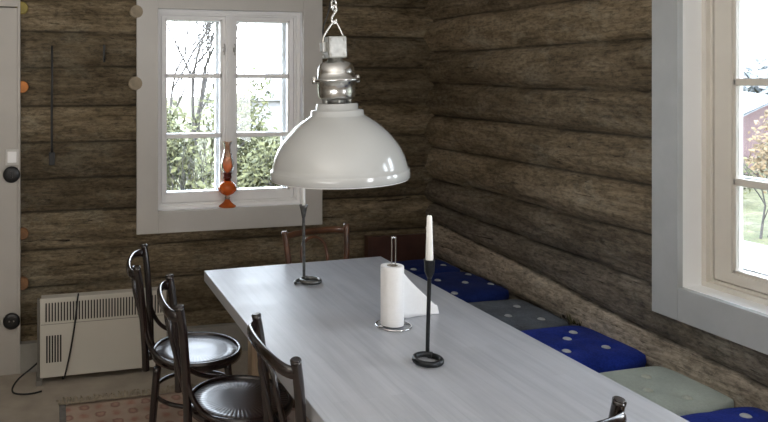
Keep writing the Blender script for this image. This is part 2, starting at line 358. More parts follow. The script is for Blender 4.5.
# ------------------------------------------------------------------ room shell
BY, RX = 4.37, 2.45         # groove planes of back and right wall
XL, YF, ZC = -1.7, -1.3, 2.62
BGROOVE = [-.02, .05, .25, .462, .672, .893, 1.087, 1.301, 1.500, 1.732, 1.930, 2.135, 2.34, 2.55, 2.75]
RGROOVE_FAR = [-.02, .10, .32, .50, .715, .835, 1.002, 1.210, 1.417, 1.625, 1.838, 2.05, 2.26, 2.47, 2.75]
RGROOVE_NEAR = [-.02, .10, .30, .44, .600, .790, .999, 1.207, 1.416, 1.611, 1.826, 2.04, 2.25, 2.46, 2.75]
def log_wall(name, mat, axis, u0, u1, holes, bulge, seed, tones):
    us, zs = [], []
    n = int((u1-u0)/.022); us = [u0+(u1-u0)*i/n for i in range(n+1)]
    nz = int(ZC/.0105); zs = [ZC*i/nz for i in range(nz+1)]
    def snap(arr, v):
        i = min(range(len(arr)), key=lambda k: abs(arr[k]-v)); arr[i] = v
    for (a, b, c, d) in holes:
        snap(us, a); snap(us, b); snap(zs, c); snap(zs, d)
    bm = B(); col = bm.loops.layers.color.new('tone')
    grid = []; info = {}
    for u in us:
        row = []
        if axis == 'x': gr = [g + .010*noise.noise(V(u*1.3, g*9, seed)) for g in BGROOVE]
        else:
            t = (4.2-u)/1.7
            gr = [f + (nn-f)*max(-.3, min(1.6, t)) + .012*noise.noise(V(u*1.5, f*9, seed)) for f, nn in zip(RGROOVE_FAR, RGROOVE_NEAR)]
        for z in zs:
            k = 0
            while k < len(gr)-2 and z >= gr[k+1]: k += 1
            lo, hi = gr[k], gr[k+1]; t = max(-1, min(1, 2*(z-lo)/(hi-lo)-1))
            bl = bulge*(.85+.4*noise.noise(V(u*.5, k*3.7, seed+5)))
            h = bl*max(0, 1-abs(t)**2.4)**.62
            h += .010*noise.noise(V(u*2.0, z*14, seed+9)) + .005*noise.noise(V(u*7, z*38, seed+3)) + .0022*noise.noise(V(u*22, z*90, seed))
            gap_shade = max(0, min(1, (abs(t)-.92)/.05))
            co = V(u, BY-h, z) if axis == 'x' else V(RX-h, u, z)
            v = bm.verts.new(co); info[v] = (k, gap_shade, u, z); row.append(v)
        grid.append(row)
    for i in range(len(us)-1):
        uc = (us[i]+us[i+1])/2
        for j in range(len(zs)-1):
            zc = (zs[j]+zs[j+1])/2
            if any(a < uc < b and c < zc < d for (a, b, c, d) in holes): continue
            f = bm.faces.new((grid[i][j], grid[i+1][j], grid[i+1][j+1], grid[i][j+1])); f.smooth = True
            for lp in f.loops:
                k, gap_shade, u, z = info[lp.vert]
                tn, gy = tones(k, u, z)
                lp[col] = (tn*.5, gap_shade*.9, gy, 1)
    loose = [v for v in bm.verts if not v.link_faces]
    bmesh.ops.delete(bm, geom=loose, context='VERTS')
    o = obj(name, bm, M[mat]); o['kind'] = 'structure'
    return o
rt = random.Random(3)
TB = [rt.uniform(1.0, 1.28) for _ in range(16)]; TR = [rt.uniform(.98, 1.28) for _ in range(16)]
TR[3] = 1.5; TR[4] = 1.05; TR[9] = 1.1
def tones_b(k, u, z): return TB[k], .25
def tones_r(k, u, z):
    return TR[k], max(0, min(1, (1.3-z)/.5))*.75
WX0, WX1, WZ0, WZ1 = .603, 1.516, .873, 2.083            # back window opening
RY0, RY1, RZ0, RZ1 = 1.387, 2.300, .841, 2.051           # right window opening
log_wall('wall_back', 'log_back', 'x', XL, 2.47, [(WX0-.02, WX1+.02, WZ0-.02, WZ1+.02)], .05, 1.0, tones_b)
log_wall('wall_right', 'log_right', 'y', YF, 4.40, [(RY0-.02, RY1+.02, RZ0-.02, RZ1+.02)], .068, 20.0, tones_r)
def struct(name, fn, mat): o = part(name, fn, mat); o['kind'] = 'structure'; return o
struct('floor', lambda bm: box(bm, XL-.1, RX+.1, YF-.1, BY+.1, -.06, 0), 'floor')
struct('ceiling', lambda bm: box(bm, XL-.1, RX+.2, YF-.1, BY+.2, ZC, ZC+.08), 'ceil')
struct('wall_left', lambda bm: box(bm, XL-.1, XL, YF, BY+.02, 0, ZC), 'plain')
struct('wall_front', lambda bm: box(bm, XL-.1, RX+.1, YF-.1, YF, 0, ZC), 'plain')
# outer cladding that closes the wall thickness around each window (seen from outside only)
def ring_box(bm, a0, a1, z0, z1, A0, A1, Z0, Z1, t0, t1, axis):
    def bb(u0, u1, w0, w1):
        if axis == 'x': box(bm, u0, u1, t0, t1, w0, w1)
        else: box(bm, t0, t1, u0, u1, w0, w1)
    bb(A0, a0, Z0, Z1); bb(a1, A1, Z0, Z1); bb(a0, a1, Z0, z0); bb(a0, a1, z1, Z1)
struct('wall_back_outside', lambda bm: ring_box(bm, WX0-.02, WX1+.02, WZ0-.02, WZ1+.02, XL-.1, RX+.1, -.4, ZC+.1, 4.40, 4.55, 'x'), 'redhouse')
struct('wall_right_outside', lambda bm: ring_box(bm, RY0-.02, RY1+.02, RZ0-.02, RZ1+.02, YF-.1, 4.40, -.4, ZC+.1, 2.475, 2.62, 'y'), 'redhouse')
struct('baseboard_back', lambda bm: box(bm, -.185, 2.40, 4.285, 4.36, 0, .165, .004), 'base')
struct('baseboard_right', lambda bm: box(bm, 2.36, 2.44, YF, 4.285, 0, .12, .004), 'base')

# white vertical panel (casing) at the left edge of the photograph
p = struct('trim_1', lambda bm: (box(bm, -.62, -.193, 4.285, 4.38, 0, 2.062, .003), box(bm, -.62, -.193, 4.280, 4.38, 2.068, ZC, .003),
                                 box(bm, -.193, -.178, 4.280, 4.38, 0, ZC, .003)), 'panel')

# windows -------------------------------------------------------------------
def window(idx, axis, u0, u1, z0, z1, face, depth_glass, st, mats, bars, gz):
    """opening u0..u1, z0..z1; face = room side plane of the cover board; built in a local frame (u, d, z), d = outwards"""
    w = thing('window_%d' % idx, None, None, kind='structure')
    def pb(bm, a0, a1, d0, d1, c0, c1, bev=0.0):
        if axis == 'x': box(bm, a0, a1, face+d0, face+d1, c0, c1, bev)
        else: box(bm, face+d0, face+d1, a0, a1, c0, c1, bev)
    cw = .127; G = depth_glass
    def cover(bm):
        pb(bm, u0-cw, u0, 0, .028, z0-.13, z1+.13, .003); pb(bm, u1, u1+cw, 0, .028, z0-.13, z1+.13, .003)
        pb(bm, u0, u1, 0, .028, z0-.13, z0, .003); pb(bm, u0, u1, 0, .028, z1, z1+.13, .003)
    part('cover_trim', cover, mats[0], w)
    def lining(bm):
        pb(bm, u0-.018, u0, .026, .24, z0-.018, z1+.018); pb(bm, u1, u1+.018, .026, .24, z0-.018, z1+.018)
        pb(bm, u0, u1, .026, .24, z1, z1+.018)
    part('reveal_lining', lining, mats[1], w)
    part('sill', lambda bm: pb(bm, u0, u1, .028, .26, z0-.018, z0), mats[1], w)
    # fixed frame with stepped moulding
    mid = (u0+u1)/2
    def frame(bm):
        for (t, d0, d1) in ((.020, G-.050, G+.03), (.030, G-.028, G+.03), (.036, G-.012, G+.03)):
            pb(bm, u0, u0+t, d0, d1, z0, z1); pb(bm, u1-t, u1, d0, d1, z0, z1)
            pb(bm, u0+t, u1-t, d0, d1, z0, z0+t); pb(bm, u0+t, u1-t, d0, d1, z1-t, z1)
        pb(bm, mid-.024, mid+.024, G-.034, G+.03, z0+.03, z1-.03, .003); pb(bm, mid-.012, mid+.012, G-.044, G-.03, z0+.03, z1-.03, .003)
    part('window_frame', frame, mats[2], w)
    for s0, s1 in ((u0+.034, mid-.020), (mid+.020, u1-.034)):
        g0, g1 = gz
        def sash(bm):
            for e, dd in ((0, 0), (.010, .010)):
                pb(bm, s0, s0+st-.008+e, G-.024+dd, G+.022, z0+.034, z1-.034, .002); pb(bm, s1-st+.008-e, s1, G-.024+dd, G+.022, z0+.034, z1-.034, .002)
                pb(bm, s0+st-.008, s1-st+.008, G-.024+dd, G+.022, z0+.034, g0-.008+e); pb(bm, s0+st-.008, s1-st+.008, G-.024+dd, G+.022, g1+.008-e, z1-.034)
            for b in bars:
                pb(bm, s0+.02, s1-.02, G-.014, G+.016, b-.014, b+.014, .004)
        so = part('sash', sash, mats[2], w)
        part('glass', lambda bm: pb(bm, s0+st-.004, s1-st+.004, G+.0, G+.004, g0-.004, g1+.004), 'glass', so)
        # outer storm sash, slightly behind: its stiles show as a soft band beside the panes
        def storm(bm):
            D0, D1 = G+.075, G+.10
            sw = .044 if axis == 'x' else .004
            pb(bm, s0-.02, s0+sw, D0, D1, z0+.02, z1-.02); pb(bm, s1-sw, s1+.02, D0, D1, z0+.02, z1-.02)
            pb(bm, s0+sw, s1-sw, D0, D1, z0+.02, g0-.004); pb(bm, s0+sw, s1-sw, D0, D1, g1, z1-.02)
            for b in bars: pb(bm, s0+sw, s1-sw, D0, D1, b-.012, b+.012)
        part('outer_sash', storm, mats[3], w)
    # latches on the meeting stiles
    for su in (mid-.034, mid+.034):
        def latch(bm):
            zc = 1.846
            P = []
            for (du, dz) in ((0, .035), (.004, .02), (-.003, .0), (.002, -.02), (0, -.035)):
                P.append((su+du, face+G-.036, zc+dz) if axis == 'x' else (face+G-.036, su+du, zc+dz))
            tube(bm, catmull(P, 3), .0035, 6)
            pb(bm, su-.008, su+.008, G-.034, G-.022, zc-.015, zc+.012, .002)
        part('latch', latch, 'latch', w)
    return w
window(1, 'x', WX0, WX1, WZ0, WZ1, 4.30, .125, .032, ('trim', 'reveal', 'white', 'white'), (1.681, 1.311), (.965, 2.025))
window(2, 'y', RY0, RY1, RZ0, RZ1, 2.36, .168, .082, ('trim_cool', 'reveal', 'cream', 'white'), (1.646, 1.264), (.924, 1.985))

# sawn round log ends that stick out beside the trims
ends = [(-.168, .783, .034, 'log_end', 'round brown sawn log end beside white panel at table height'),
        (-.168, .50, .036, 'log_end', 'lowest round brown sawn log end, above the floor socket by the white panel'),
        (-.168, 1.616, .034, 'log_end_orange', 'bright orange round log end beside the white panel, above the switch'),
        (-.172, 2.065, .036, 'log_end_yellow', 'yellowish round log end by the top of the white panel'),
        (.470, 1.636, .042, 'log_end_pale', 'pale round log end half behind the left window trim, lower of two'),
        (.476, 2.06, .040, 'log_end_pale', 'pale brown round log end at the top of the left window trim')]
for x, z, r, mt, lb in ends:
    bm = B(); lathe(bm, [(r*.96, 0), (r, .008), (r, .07), (r*.9, .078)], 20)
    bmesh.ops.rotate(bm, verts=bm.verts, cent=(0, 0, 0), matrix=Matrix.Rotation(PI/2, 3, 'X'))
    o = obj('log_end', bm, M[mt], None, (x, 4.375, z)); tag(o, lb, 'log end', 'sawn log ends on the back wall')

# ------------------------------------------------------------------ wall sockets on the white panel
def round_fitting(name, z, label, cat, holes):
    t = thing(name, label, cat, (-.224, 4.285, z))
    def face(bm):
        lathe(bm, [(.046, 0), (.046, .012), (.040, .02), (.020, .022), (0.0001, .022)], 28)
        bmesh.ops.rotate(bm, verts=bm.verts, cent=(0, 0, 0), matrix=Matrix.Rotation(PI/2, 3, 'X'))
    part('cover', face, 'black', t)
    if holes:
        for s in (-1, 1):
            def hole(bm):
                lathe(bm, [(.004, 0), (.004, .003)], 10)
                bmesh.ops.rotate(bm, verts=bm.verts, cent=(0, 0, 0), matrix=Matrix.Rotation(PI/2, 3, 'X'))
            part('pin_hole', hole, 'latch', t, (s*.012, -.0215, .004))
    else:
        part('rocker', lambda bm: box(bm, -.006, .006, -.030, -.020, -.018, .018, .002), 'black', t)
    return t
round_fitting('wall_switch', 1.125, 'round black wall switch on the white panel, under a square plate', 'switch', False)
round_fitting('wall_socket', .302, 'round black wall socket low on the white panel', 'socket', True)
t = thing('switch_plate', 'small square white plate above the round black switch', 'switch', (-.222, 4.285, 1.222))
part('plate', lambda bm: box(bm, -.036, .036, -.010, 0, -.045, .045, .004), 'trim', t)
part('rocker', lambda bm: box(bm, -.024, .024, -.016, -.008, -.030, .032, .003), 'white', t)

# ------------------------------------------------------------------ hanging iron tools
t = thing('hanging_iron_rod', 'long thin black iron rod with a small paddle end hanging on the log wall', 'fire tool', (-.006, 4.285, 1.17))
part('rod', lambda bm: tube(bm, catmull([(0, .02, .674), (0, .0, .66), (.001, -.004, .5), (-.001, -.002, .3), (0, 0, .10)], 5), .0062, 8), 'black', t)
part('paddle', lambda bm: (box(bm, -.016, .016, -.008, .004, 0, .075, .003), tube(bm, [(0, -.002, .07), (0, -.002, .12)], [.009, .005], 8)), 'black', t)
part('wall_nail', lambda bm: tube(bm, [(0, .05, .60), (0, -.015, .605)], .004, 8), 'iron', t)
t = thing('wall_hook', 'short black iron hook on the log wall left of the window', 'hook', (.287, 4.29, 1.76))
part('back_plate', lambda bm: box(bm, -.007, .007, 0, .006, 0, .10, .002), 'black', t)
part('hook_arm', lambda bm: tube(bm, catmull([(0, .04, .012), (0, -.02, .006), (0, -.035, .02), (0, -.035, .04)], 4), .004, 8), 'iron', t)

# ------------------------------------------------------------------ heater
t = thing('electric_heater', 'low cream panel heater with slotted vents standing at the log wall', 'heater', (-.068, 4.10, 0))
HW = .690
def hbody(bm):
    box(bm, 0, HW, 0, .010, .034, .466, .003)
    box(bm, .006, HW-.006, .010, .085, .05, .462, .003)
part('front_panel', hbody, 'heater', t)
def slots(bm):
    n = 40
    for i in range(n):
        x = .032+i*(HW-.064)/(n-1); box(bm, x-.0036, x+.0036, -.0015, .001, .338, .440)
part('upper_vent', slots, 'dark', t)
def slots2(bm):
    for i in range(6):
        x = .036+i*.0145; box(bm, x-.0042, x+.0042, -.0015, .001, .115, .262)
part('lower_vent', slots2, 'dark', t)
def seam(bm): box(bm, .004, HW-.004, -.001, .001, .322, .3245)
part('panel_seam', seam, 'heater_side', t)
for x in (-.006, HW-.03):
    def foot(bm):
        box(bm, x-.010, x+.004, .035, .075, 0.02, .452, .002); box(bm, x-.016, x+.018, -.02, .12, 0, .028, .004)
    part('foot', foot, 'heater_side', t)
cp = [(.203, .03, .470), (.202, -.004, .475), (.196, -.012, .44), (.185, -.012, .33), (.165, -.012, .2), (.140, -.012, .08), (.128, -.012, .034), (.122, .0, .02), (.12, .05, .01)]
part('power_cord', lambda bm: tube(bm, catmull(cp, 5), .0045, 8), 'cable', t)
cp = [(-.01, .05, .105), (-.05, .03, .08), (-.11, .0, .045), (-.140, -.03, .012), (-.13, -.085, .006), (-.08, -.115, .006), (-.03, -.115, .006), (0.01, -.10, .006)]
part('floor_cord', lambda bm: tube(bm, catmull(cp, 5), .0045, 8), 'cable', t)

# ------------------------------------------------------------------ rug
rx0, rx1, ry0, ry1 = .03, 1.75, 1.2, 3.80
t = thing('woven_rug', 'faded pink and beige woven rug with fringe on the floor by the heater', 'rug', (rx0, ry0, 0))
def rugm(bm):
    nx, ny = 40, 70; W, H_ = rx1-rx0, ry1-ry0
    g = [[bm.verts.new((W*i/nx, H_*j/ny, .0045+.001*noise.noise(V(i*.3, j*.3, 0)))) for j in range(ny+1)] for i in range(nx+1)]
    for i in range(nx):
        for j in range(ny):
            f = bm.faces.new((g[i][j], g[i+1][j], g[i+1][j+1], g[i][j+1])); f.smooth = True
    r = bmesh.ops.extrude_face_region(bm, geom=bm.faces[:])
    for v in r['geom']:
        if isinstance(v, bmesh.types.BMVert): v.co.z = .001
part('weave', rugm, 'rug', t)
part('border_band', lambda bm: box(bm, 0, .032, 0, ry1-ry0, .001, .008, .002), 'rugside', t)
def fr(bm):
    rr = random.Random(4)
    for i in range(260):
        x = (rx1-rx0)*i/259; L_ = rr.uniform(.055, .095); dx = rr.uniform(-.018, .018)
        y0 = ry1-ry0-.004
        tube(bm, catmull([(x, y0, .010), (x+dx*.5, y0+L_*.5, .016+rr.uniform(0, .012)), (x+dx, y0+L_, .003)], 3), [.0032, .0018], 5)
f = part('fringe', fr, 'fringe', t); f['kind'] = 'stuff'

# ------------------------------------------------------------------ table
TX0, TX1, TY0, TY1, TZ = .692, 1.625, 1.49, 3.40, .75
t = thing('dining_table', 'long whitewashed wooden dining table with a thick pale top', 'table', ((TX0+TX1)/2, (TY0+TY1)/2, 0))
hx, hy = (TX1-TX0)/2, (TY1-TY0)/2
def ttop(bm):
    co = [(-hx, -hy), (hx, -hy), (hx, hy+.018), (-hx, hy-.018)]
    lo = [bm.verts.new((x, y, TZ-.05)) for x, y in co]; hi = [bm.verts.new((x, y, TZ)) for x, y in co]
    bm.faces.new(lo[::-1]); bm.faces.new(hi)
    for k in range(4): bm.faces.new((lo[k], lo[(k+1) % 4], hi[(k+1) % 4], hi[k]))
    bmesh.ops.bevel(bm, geom=bm.edges[:], offset=.004, segments=2, profile=.6, affect='EDGES')
part('tabletop', ttop, 'table', t)
def apron(bm):
    for s in (-1, 1): box(bm, s*(hx-.19)-.012, s*(hx-.19)+.012, -hy+.22, hy-.22, TZ-.13, TZ-.05, .002)
    for s in (-1, 1): box(bm, -hx+.19, hx-.19, s*(hy-.22)-.012, s*(hy-.22)+.012, TZ-.13, TZ-.05, .002)
part('apron', apron, 'lwood', t)
for sx_ in (-1, 1):
    for sy_ in (-1, 1):
        x, y = sx_*(hx-.20), sy_*(hy-.23)
        def leg(bm):
            box(bm, x-.033, x+.033, y-.033, y+.033, .008, TZ-.05, .005)
        part('leg', leg, 'lwood', t)

# ------------------------------------------------------------------ bentwood chairs
def make_chair(label, fr_mat='bentwood', arm=True):
    t = thing('bentwood_chair', label, 'chair', group='bentwood chairs around the table')
    def ring(bm):
        lathe(bm, [(.176, .438), (.196, .434), (.2, .446), (.2, .458), (.195, .468), (.184, .470), (.178, .464), (.176, .438)], 48, cap0=False, cap1=False)
    so = part('seat', lambda bm: lathe(bm, [(.0001, .447), (.178, .447), (.181, .455), (.176, .461), (.13, .459), (.10, .460), (.06, .459), (.0001, .4585)], 48), 'seat', t)
    part('seat_rim', ring, fr_mat, so)
    def bowx(y, z):   # x of the leaning, bowed back at height z and lateral y
        f = (z-.43)/.45
        return -.200 - .046*f - .045*max(0, 1-(y/.2)**2)**.6*max(0, min(1, (z-.5)/.3))
    for s in (-1, 1):
        def post(bm):
            P = catmull([(-.212, s*.158, .435), (-.214, s*.165, .52), (-.222, s*.180, .66), (-.233, s*.192, .79), (-.246, s*.2, .876)], 5)
            tube(bm, P, [.0155]*(len(P)-1)+[.0165], 14)
            d = (P[-1]-P[-2]).normalized(); tube(bm, [P[-1], P[-1]+d*.004], [.0165, .013], 14)
        part('back_post', post, fr_mat, t)
        if arm:
            def brace(bm):
                tube(bm, catmull([(-.220, s*.178, .64), (-.205, s*.180, .57), (-.165, s*.188, .505), (-.10, s*.200, .470), (-.02, s*.208, .455)], 5), .010, 10)
            part('side_brace', brace, fr_mat, t)
    def crest(bm):
        P = []
        for i in range(21):
            a = PI*i/20; y = .197*math.cos(a); P.append((-.240-.055*math.sin(a)**.7, y, .838+.012*math.sin(a)))
        tube(bm, P, .012, 12, flat=(1.5, .85))
    part('crest_rail', crest, fr_mat, t)
    def hoop(bm):
        P = [(-.196, -.085, .45)]
        for z in (.55, .65, .74): P.append((bowx(-.08, z), -.082+.004*(z-.55)*10*.2, z))
        for i in range(1, 8):
            a = PI*i/8; y = -.078*math.cos(a); z = .755+.068*math.sin(a); P.append((bowx(y, z)+.006, y, z))
        for z in (.74, .65, .55): P.append((bowx(.08, z), .082-.004*(z-.55)*10*.2, z))
        P.append((-.196, .085, .45))
        tube(bm, catmull(P, 4), .009, 10)
    part('inner_hoop', hoop, fr_mat, t)
    for (x0, y0, x1, y1) in ((.130, .130, .175, .175), (.130, -.130, .175, -.175), (-.165, .145, -.205, .170), (-.165, -.145, -.205, -.170)):
        def leg(bm):
            tube(bm, catmull([(x0, y0, .44), (x0+(x1-x0)*.35, y0+(y1-y0)*.3, .30), (x0+(x1-x0)*.65, y0+(y1-y0)*.62, .15), (x1, y1, 0)], 5), [.0165, .011], 12)
        part('leg', leg, fr_mat, t)
    def lring(bm):
        tube(bm, [(.186*math.cos(a), .186*math.sin(a), .285) for a in [2*PI*k/40 for k in range(40)]], .0095, 10, closed=True)
    part('leg_ring', lring, fr_mat, t)
    return t
def dup(root, label):
    r = root.copy(); LK(r); r['label'] = label
    for ch in list(root.children):
        c = ch.copy(); LK(c); c.parent = r
        for g in list(ch.children):
            d = g.copy(); LK(d); d.parent = c
    return r
chair0 = make_chair('dark bentwood chair nearest the heater, round seat shining pale blue')
def place(o, x, y, deg): o.location = (x, y, .0085); o.rotation_euler = (0, 0, math.radians(deg))
place(chair0, .612, 3.150, -11)
place(dup(chair0, 'dark bentwood chair, middle one of the three along the left side of the table'), .672, 2.618, -4)
place(dup(chair0, 'dark bentwood chair closest to the camera on the left side, seat under the table'), .888, 2.086, 0)
place(dup(chair0, 'dark bentwood chair at the near end of the table, only its back post tip showing'), 1.078, 1.660, 98)
chairb = make_chair('reddish brown bentwood chair at the far head of the table by the window', 'bentbrown')
place(chairb, 1.390, 3.316, -74)

# ------------------------------------------------------------------ bench and cushions
t = thing('wall_bench', 'low wooden bench along the right log wall under the cushions', 'bench', (2.15, 2.7, 0))
part('bench_seat', lambda bm: box(bm, -.24, .215, -2.3, 1.55, .405, .445, .004), 'benchwood', t)
part('end_panel', lambda bm: (box(bm, -.22, .215, 1.53, 1.56, 0, .66, .004), box(bm, -.235, -.20, 1.515, 1.57, 0, .665, .004)), 'redwood', t)
part('front_board', lambda bm: box(bm, -.22, -.20, -2.28, 1.53, .05, .405, .003), 'benchwood', t)

def cushion(label, y0, y1, mat, bmat, btns, zt=.515, x0=1.955, x1=2.425, ang=0.0, lift=0.0):
    cx, cy = (x0+x1)/2, (y0+y1)/2; w, l = (x1-x0)/2, (y1-y0)/2
    t = thing('bench_cushion', label, 'cushion', (cx, cy, .447+lift), math.radians(ang), 'felt cushions on the wall bench')
    ca, sa = math.cos(-math.radians(ang)), math.sin(-math.radians(ang))
    loc = [((bx-cx)*ca-(by-cy)*sa, (bx-cx)*sa+(by-cy)*ca) for bx, by in btns]
    H0 = zt-.447
    def hz(x, y):
        a, b = abs(x/w), abs(y/l)
        e = max(0, 1-max(a, b)**7)
        h = H0*(.42+.58*(max(0, 1-a**5)*max(0, 1-b**5))**.5)
        for bx, by in loc: h -= .012*math.exp(-((x-bx)**2+(y-by)**2)/.0011)
        return h + .004*noise.noise(V(x*9+cy*3, y*9, 1))
    def mesh(bm):
        n = 40; top = []; 
        for i in range(n+1):
            row = []
            for j in range(n+1):
                a, b = 2*i/n-1, 2*j/n-1
                # square -> rounded square (corner radius ~ .1)
                k = 1-.15*(a*a*b*b)
                x, y = a*w*k, b*l*k
                wob = .006*noise.noise(V(a*2+cy, b*2, 7))
                row.append(bm.verts.new((x*(1+wob), y*(1+wob), hz(x, y))))
            top.append(row)
        for i in range(n):
            for j in range(n):
                f = bm.faces.new((top[i][j], top[i+1][j], top[i+1][j+1], top[i][j+1])); f.smooth = True
        edge = [top[i][0] for i in range(n+1)]+[top[n][j] for j in range(1, n+1)]+[top[i][n] for i in range(n-1, -1, -1)]+[top[0][j] for j in range(n-1, 0, -1)]
        mid = [bm.verts.new((v.co.x*1.012, v.co.y*1.012, v.co.z*.5)) for v in edge]
        low = [bm.verts.new((v.co.x*.985, v.co.y*.985, 0.0)) for v in edge]
        m = len(edge)
        for A, Bq in ((edge, mid), (mid, low)):
            for k in range(m):
                f = bm.faces.new((A[k], A[(k+1) % m], Bq[(k+1) % m], Bq[k])); f.smooth = True
        bm.faces.new(low)
    part('pad', mesh, mat, t)
    for bx, by in loc:
        def bt(bm):
            lathe(bm, [(.0001, -.002), (.017, -.001), (.019, .004), (.014, .008), (.0001, .0095)], 16)
        part('button', bt, bmat, t, (bx, by, hz(bx, by)))
    return t
cushion('navy felt cushion at the far end of the bench, by the corner', 3.90, 4.22, 'navy', 'button', [(2.114, 3.99), (2.345, 4.04), (2.02, 4.13)])
cushion('navy felt cushion with pale dots and a rounded near end, second from the corner', 3.40, 3.885, 'navy', 'button',
        [(2.352, 3.77), (2.112, 3.70), (2.236, 3.615), (2.365, 3.565), (2.078, 3.465)], zt=.525, ang=1.5)
cushion('worn grey-blue cushion between two blue cushions', 2.925, 3.385, 'greyfelt', 'button', [(2.300, 3.235), (2.166, 3.115), (2.295, 3.035), (2.06, 3.03)], zt=.500)
cushion('bright blue felt cushion between the grey and the pale green ones', 2.455, 2.905, 'blue', 'button', [(2.272, 2.782), (2.19, 2.72), (2.28, 2.59), (2.09, 2.60)], zt=.520, ang=1)
cushion('pale green-grey cushion below the right window', 2.055, 2.437, 'greenfelt', 'button_green', [(2.245, 2.335), (2.15, 2.228), (2.24, 2.141), (2.05, 2.30)], zt=.500)
cushion('bright blue felt cushion nearest the camera, at the lower right', 1.58, 2.035, 'blue', 'button', [(2.285, 1.945), (2.10, 1.85), (2.28, 1.72)], zt=.515)
def moss(bm):
    rr = random.Random(2)
    for i in range(90):
        x, y = rr.gauss(0, .012), rr.gauss(0, .03); tube(bm, catmull([(0+x, y, 0), (x+rr.uniform(-.01, .01), y+rr.uniform(-.02, .02), .02+rr.random()*.03)], 2), [.002, .0006], 4)
for (x, y, z, lb) in ((2.415, 2.93, .50, 'tuft of dry moss at the wall behind the bright blue cushion'), (2.44, 3.36, .525, 'tuft of dry moss at the wall behind the grey cushion')):
    tag(part('moss_tuft', moss, 'moss', None, (x, y, z-.01)), lb, 'moss', kind='stuff')

# ------------------------------------------------------------------ candlesticks and candles
def candlestick(label, mat, x, y, h, a0, cup, tail, top):
    t = thing('iron_candlestick', label, 'candlestick', (x, y, TZ))
    R = .044; a0 = math.radians(a0)
    def ringp(bm):
        P = []; n = 44
        for k in range(n+1):
            a = a0 - 2*PI*k/n*1.06
            P.append((R*(1-.08*k/n)*math.cos(a), R*(1-.08*k/n)*math.sin(a), .010+.004*k/n))
        tube(bm, P, .0085, 10, flat=(1.15, 1.0))
        if tail:
            tube(bm, catmull([(-R*.34, R*.9, .011), (-R*1.1, R*.55, .010), (-R*1.62, R*.0, .010), (-R*1.72, -R*.45, .009)], 5), [.009, .006], 10)
    part('coiled_base', ringp, mat, t)
    fx, fy = R*math.cos(a0), R*math.sin(a0)
    def stem(bm):
        tx, ty = top
        P = catmull([(fx*.95, fy*.95, .012), (fx, fy, .026), (fx+(tx-fx)*.25, fy+(ty-fy)*.25, .10), (fx+(tx-fx)*.7, fy+(ty-fy)*.7, .2), (tx, ty, h-.045)], 6)
        tube(bm, P, [.0068]*len(P), 8)
    part('stem', stem, mat, t)
    def cupf(bm):
        if cup == 'cone': prof = [(.006, h-.062), (.009, h-.05), (.013, h-.03), (.017, h-.012), (.021, h), (.016, h-.001), (.012, h-.02)]
        else: prof = [(.007, h-.062), (.011, h-.052), (.016, h-.04), (.0175, h-.004), (.019, h), (.0145, h-.001), (.0125, h-.02)]
        lathe(bm, prof, 18, (top[0], top[1], 0), cap1=True)
    part('candle_cup', cupf, mat, t)
    return t
def candle(label, x, y, z, h, r0, r1):
    t = thing('candle', label, 'candle', (x, y, z), group=None)
    part('wax', lambda bm: lathe(bm, [(r0*.75, 0), (r0, .02), (r1, h-.006), (r1*.8, h)], 16), 'candle', t)
    part('wick', lambda bm: tube(bm, [(0, 0, h-.001), (.0005, 0, h+.007)], .001, 6), 'cable', t)
candlestick('grey iron candlestick with cone cup at the far end of the table', 'iron_grey', 1.106, 3.046, .345, 110, 'cone', True, (-.022, .028))
candle('white candle in the far candlestick, mostly behind the lamp', 1.084, 3.074, TZ+.327, .175, .0085, .007)
candlestick('black iron candlestick with ring base beside the paper towel roll', 'iron', 1.152, 2.082, .322, 61, 'socket', False, (.026, .034))
candle('tall white taper candle in the black candlestick by the paper roll', 1.178, 2.116, TZ+.304, .160, .0125, .0085)

# ------------------------------------------------------------------ paper towel
PX, PY = 1.207, 2.431
t = thing('paper_towel_holder', 'chrome wire holder with ring base standing on the table', 'holder', (PX, PY, TZ))
part('base_ring', lambda bm: (tube(bm, [(.064*math.cos(a), .064*math.sin(a), .0035) for a in [2*PI*k/48 for k in range(48)]], .0032, 8, closed=True),
                              tube(bm, [(-.064, 0, .0035), (.064, 0, .0035)], .003, 8)), 'chrome', t)
part('rod_loop', lambda bm: tube(bm, catmull([(-.0075, 0, .003), (-.0075, 0, .12), (-.0075, 0, .31), (-.005, 0, .322), (0, 0, .327), (.005, 0, .322), (.0075, 0, .31), (.0075, 0, .12), (.0075, 0, .003)], 5), .0028, 8), 'chrome', t)
t = thing('paper_towel_roll', 'white paper towel roll on a wire holder, loose sheet trailing right', 'paper roll', (PX-.0055, PY, TZ+.008))
def rollm(bm):
    lathe(bm, [(.020, 0), (.0415, 0), (.0425, .003), (.0425, .212), (.0415, .215), (.020, .215), (.020, 0)], 40, cap0=False, cap1=False)
part('paper', rollm, 'paper', t)
part('cardboard_core', lambda bm: lathe(bm, [(.0198, .001), (.0198, .2155), (.0175, .2155), (.0175, .001), (.0198, .001)], 24, cap0=False, cap1=False), 'card', t)
